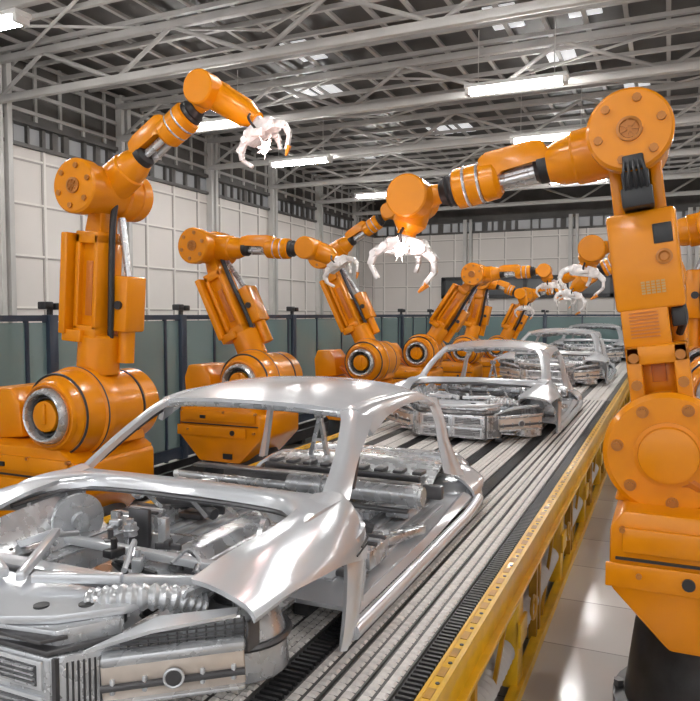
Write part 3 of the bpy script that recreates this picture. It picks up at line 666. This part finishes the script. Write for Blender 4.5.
        # front post and seat mounts, rear arch
        m = MB().lathe((.68, 2.22, .0), (0, 0, 1), [(0, .22), (.10, .21), (.16, .18), (.20, .12), (.21, .05), (.21, 0)], 24)
        side(m).build('rear_wheel_housing', STEELM, c)
        m = MB().box((.68, .46, .17), (.25, .26, .10), bev=.012); sr = side(m).build('seat_riser', STEELM, c)
        for k in range(4): side(MB().bar((.56, .37 + k * .06, .225), (.80, .37 + k * .06, .225), .03, .018, .004)).build('riser_rib', STEELD if k % 2 else STEELB, sr)
        side(MB().bar((.70, .70, .14), (.84, 1.02, .15), .07, .05, .012).cyl((.70, .70, .17), (.70, .70, .20), .03, seg=12)).build('seat_bracket', STEELM, c)
        side(MB().box((.56, .78, .13), (.17, .12, .04), bev=.012).box((.56, .78, .152), (.11, .07, .012), bev=.004)).build('floor_cover', STEELD, c)
        side(MB().box((.74, .26, .125), (.16, .05, .03), bev=.01)).build('floor_slot', STEELD, c)
        side(MB().tube([(.30, .62, .20), (.50, .68, .24), (.66, .72, .20)], .035, 10)).build('duct', STEELD, c)
        side(MB().bar((.945, -.10, .395), (.925, .02, .405), .006, .008).bar((.95, -.16, .375), (.935, -.01, .385), .006, .006)).build('fender_slot', BLACK, c)
        m = MB().box((.62, 1.35, .16), (.16, .30, .06), bev=.015).box((.42, 1.3, .15), (.12, .4, .05), bev=.01).cyl((.45, 1.1, .2), (.72, 1.25, .22), .03, seg=12)
        side(m).build('floor_bracket', STEELM, c)
        m = MB().bar((.22, 1.98, .26), (.30, 2.0, .60), .03, .03).bar((.38, 1.98, .26), (.30, 2.0, .60), .03, .03).bar((.25, 1.98, .42), (.35, 1.98, .42), .02, .02).box((.30, 2.0, .61), (.08, .05, .05), bev=.008)
        if s < 0: side(m).build('shelf_bracket', STEELM, c)
        else: m.bm.free()
    # cowl
    m = MB(); rows = []
    for x in (-.80, -.72, -.55, -.3, 0, .3, .55, .72, .80):
        t = abs(x) / .8; fy = -.03 - .30 * max(0, (t - .6) / .4) ** 1.6; z = .538 - .012 * t
        fy -= .03 * (1 - t); rows.append([(x, fy, z - .03 - .01 * t), (x, fy + .015, z), (x, fy * .45, z + .012), (x, .045 + .02 * t, z + .004)])
    m.sheet(rows, .018, 3, 3).build('cowl', STEELB, c)
    MB().tube([(-.70, -.44, .47), (-.66, -.18, .485), (-.5, -.075, .49), (0, -.06, .495), (.5, -.075, .49), (.66, -.18, .485), (.70, -.44, .47)], .012, 8).build('cowl_flange', STEELD, c)
    # floor pan with pressed ribs and tunnel
    m = MB(); m.sheet([[(x, y, .10) for x in (-.88, -.4, 0, .4, .88)] for y in (-.05, .7, 1.4, 2.1)], .02, 2, 2)
    for k in range(6): 
        for s in (1, -1): m.box((s * (.24 + k * .10), .95, .105), (.045, 1.5, .018), bev=.006)
    m.build('floor_pan', STEELB, c)
    MB().prism([(-.17, -.9, .06), (-.12, -.9, .20), (-.06, -.9, .24), (.06, -.9, .24), (.12, -.9, .20), (.17, -.9, .06)], (0, 2.9, 0), .01).build('centre_tunnel', STEELM, c)
    m = MB()
    for k in range(7): m.bar((.20 + k * .035, -.42, .205 + (k % 2) * .02), (.20 + k * .035, .55, .17 + (k % 2) * .02), .014, .02)
    m.build('pressed_rib', STEELB, c)
    m = MB(); m.sheet([[(x, y, z) for x in (-.62, -.2, .2, .60)] for y, z in ((-1.02, .10), (-.6, .09), (-.05, .10))], .015, 2, 2); m.build('bay_floor', STEELM, c)
    # cross beam behind the missing dashboard
    MB().cyl((.0, .98, .34), (.86, .98, .34), .055, seg=20).cyl((-.86, .98, .32), (.0, .98, .32), .025, seg=12).cyl((.78, .98, .34), (.84, .98, .34), .066, seg=20).cyl((.2, .98, .34), (.24, .98, .34), .07, seg=20).build('cross_beam', STEELM, c)
    MB().bar((-.8, 1.12, .36), (.8, 1.12, .36), .07, .02, .006).bar((-.8, .90, .27), (.8, .90, .27), .05, .02, .006).bar((-.82, 1.5, .24), (.82, 1.5, .24), .06, .09, .015).bar((-.7, .60, .25), (.1, .66, .30), .035, .05, .01).build('cross_member', STEELD, c)
    m = MB(); m.sheet([[(-.66, 1.75, .34), (0, 1.75, .38), (.66, 1.75, .34)], [(-.64, 2.05, .42), (0, 2.05, .46), (.64, 2.05, .42)], [(-.6, 2.5, .36), (0, 2.55, .40), (.6, 2.5, .36)]], .02, 3, 3); m.build('rear_shelf', STEELM, c, (0, 0, -.13))
    m = MB()
    for k in range(9): m.box((-.56 + k * .14, 1.80, .385), (.07, .12, .03), bev=.01)
    m.bar((-.6, 1.70, .36), (.6, 1.70, .36), .04, .05, .01).bar((-.6, 1.62, .30), (.6, 1.62, .30), .05, .03, .01); m.build('shelf_pressing', STEELD, c, (0, 0, -.10))
    MB().prism([(-.62, 2.5, .06), (.62, 2.5, .06), (.70, 2.5, .20), (.60, 2.5, .28), (-.60, 2.5, .28), (-.70, 2.5, .20)], (0, .14, 0), .02).build('rear_bulkhead', STEELM, c)
    # steering column stand-up seen through the windscreen
    MB().cyl((-.42, .15, .45), (-.38, .75, .36), .022, seg=10).box((-.40, .40, .42), (.08, .12, .06), bev=.01).torus((-.42, .12, .46), (0, 1, -.3), .05, .01, 20, 6).build('steering_column', STEELM, c)
    m = MB().bar((-.62, .25, .40), (.62, .25, .40), .035, .04, .01)
    for x, h in ((-.5, .1), (-.2, .12), (.0, .09), (.22, .12), (.5, .10)): m.bar((x, .25, .40), (x + .05, .33, .40 - h), .02, .02).box((x, .22, .42), (.07, .06, .05), bev=.01)
    m.build('dash_bracket', STEELM, c)
    # radiator support plate with two holes, lower front boxes
    MB().prism([(-.50, -1.04, .425), (-.36, -1.14, .42), (-.1, -1.20, .418), (.12, -1.20, .418), (.30, -1.12, .42), (.46, -.98, .425), (.50, -.86, .43), (.40, -.84, .43), (.30, -.92, .43), (-.30, -.92, .43), (-.40, -.84, .43), (-.50, -.86, .43)], (0, 0, -.03), .006).build('radiator_support', STEELB, c, (0, 0, -.03))
    for x, y in ((.33, -1.02), (.20, -1.09), (-.33, -1.02), (-.20, -1.09), (.43, -.90), (-.43, -.90)): MB().lathe((x, y, .415), (0, 0, 1), [(0, 0), (0, .026), (.013, .026), (.013, 0)], 18).build('bolt_hole', BLACK, c, (0, 0, -.03))
    m = MB().prism([(-.36, -1.14, .37), (0, -1.20, .37), (.33, -1.15, .37), (.46, -1.0, .38), (.44, -.96, .38), (-.44, -.96, .38), (-.46, -1.0, .38)], (0, 0, -.06), .008)
    m.build('front_band', STEELM, c, (0, 0, -.015))
    MB().prism([(-.34, -1.19, .305), (.33, -1.19, .305), (.47, -1.01, .31), (.45, -.98, .31), (-.45, -.98, .31), (-.47, -1.01, .31)], (0, 0, -.018), .004).prism([(-.32, -1.20, .34), (.31, -1.20, .34), (.36, -1.13, .34), (-.36, -1.13, .34)], (0, 0, -.014), .003).build('front_seam', STEELD, c)
    m = MB().box((.0, -1.07, .165), (.68, .24, .24), bev=.012).prism([(.33, -1.19, .05), (.37, -1.16, .05), (.47, -1.05, .05), (.47, -.97, .05), (.33, -.97, .05)], (0, 0, .235), .006).prism([(-.33, -1.19, .05), (-.37, -1.16, .05), (-.47, -1.05, .05), (-.47, -.97, .05), (-.33, -.97, .05)], (0, 0, .235), .006)
    rb = m.build('radiator_box', STEELM, c)
    for z in (.225, .11):
        for x in (-.165, .165):
            m = MB()
            m.box((x, -1.195, z), (.30, .012, .095), bev=.003)
            lf = m.build('louvre_frame', STEELB, rb)
            m = MB(); m.box((x, -1.202, z), (.26, .006, .066)); m.build('louvre_dark', STEELD, lf)
            m = MB()
            for k in range(4): m.box((x, -1.208, z - .025 + k * .0165), (.25, .012, .006))
            m.build('louvre_slat', STEELM, lf)
    m = MB()
    for k in range(9): p = V((.378, -1.155, 0)).lerp(V((.468, -1.055, 0)), k / 8); m.box((p.x, p.y, .165), (.005, .005, .20))
    m.box((.352, -1.178, .165), (.016, .016, .235)); m.build('side_corrugation', STEELD, rb)
    MB().box((.15, -1.0, .03), (.14, .12, .06), bev=.006).box((-.15, -1.0, .03), (.14, .12, .06), bev=.006).bar((.44, -1.0, .02), (.44, -.3, .02), .08, .04, .006).bar((-.44, -1.0, .02), (-.44, -.3, .02), .08, .04, .006).bar((.6, .0, .04), (.6, 2.3, .04), .08, .08, .006).bar((-.6, 0, .04), (-.6, 2.3, .04), .08, .08, .006).build('transport_skid', STEELD, c)
    # engine bay braces
    for p, q, w in (((.02, -1.02, .44), (-.30, -.55, .43), .035), ((.06, -1.0, .44), (.36, -.88, .44), .04), ((-.3, -.56, .43), (-.58, -.5, .32), .035), ((.36, -.88, .435), (.58, -.52, .34), .03), ((-.06, -1.02, .44), (-.36, -.85, .44), .04)):
        MB().bar(p, q, w, .035, .008).build('bay_brace', STEELB, c)
    MB().bar((-.44, -.66, .30), (.44, -.62, .30), .07, .05, .012).bar((-.5, -.30, .30), (.46, -.26, .27), .05, .04, .01).bar((-.60, -.75, .36), (.40, -.74, .36), .09, .014, .005).build('bay_cross_member', STEELB, c)
    r = random.Random(11)
    for k in range(26):
        x, y = r.uniform(-.55, .55), r.uniform(-.92, -.12); z = r.uniform(.22, .36); m = MB(); ty = k % 5
        a = r.uniform(0, PI); R3 = Matrix.Rotation(a, 3, 'Z')
        if ty == 0: m.box((x, y, z), (r.uniform(.05, .11), r.uniform(.03, .08), r.uniform(.03, .06)), R3, .008).cyl((x, y, z), (x, y, z + .06), .014, seg=10); nm = 'valve_block'
        elif ty == 1: m.tube([(x, y, z), (x + r.uniform(-.1, .1), y + r.uniform(-.1, .1), z + .04), (x + r.uniform(-.16, .16), y + r.uniform(-.16, .16), z)], .013, 8); nm = 'bay_pipe'
        elif ty == 2: m.cyl((x, y, z - .03), (x, y, z + .03), .035, .03, 14).cyl((x, y, z + .03), (x, y, z + .05), .018, seg=10).torus((x, y, z), (0, 0, 1), .036, .006, 18, 6); nm = 'filler_cap'
        elif ty == 3: m.box((x, y, z), (.13, .02, .03), R3, .004).box((x, y, z + .015), (.03, .05, .03), R3, .006); nm = 'bay_bracket'
        else: m.tube([(x, y, z), (x + .05, y + .05, z + .05), (x + .12, y + .03, z + .02), (x + .16, y - .05, z)], .008, 6); nm = 'cable_loop'
        m.build(nm, (STEELM, STEELD, STEELM, STEELB, BLACK)[r.randrange(5)], c)
    for k in range(16):
        s = 1 if k % 2 else -1; x, y = s * r.uniform(.22, .78), r.uniform(.75, 1.9); z = .14; m = MB(); a = r.uniform(0, PI); R3 = Matrix.Rotation(a, 3, 'Z')
        m.box((x, y, z + .02), (r.uniform(.08, .2), r.uniform(.03, .08), r.uniform(.03, .07)), R3, .01).cyl((x, y, z), (x + r.uniform(-.1, .1), y + r.uniform(-.1, .1), z + .09), .014, seg=8)
        m.build('floor_fitting', (STEELM, STEELD, STEELB)[k % 3], c)
    m = MB().box((-.30, -.02, .30), (.13, .03, .20), bev=.01); m.build('firewall_panel', STEELD, c)
    for x in (-.45, -.15): MB().box((x, -.02, .22), (.05, .04, .3), bev=.008).build('firewall_strut', STEELM, c)
    return c
car = make_car()
labs = ['bare silver car body nearest the camera, its open engine bay cut by the frame',
        'second bare silver car body on the conveyor, right behind the nearest one',
        'third bare silver car body on the conveyor, small, between its two neighbours',
        'farthest bare silver car body on the conveyor, beside the box shaped robot arm']
for i, y in enumerate((2.8, 8.6, 15.0, 22.3)):
    k = car if i == 0 else copy_tree(car)
    k.location = (-2.1, y, ZB + .004); k.scale = ((1, 1.05, 1.10, 1.12)[i],) * 3; tag(k, labs[i], 'car body', 'bare car bodies on the conveyor')
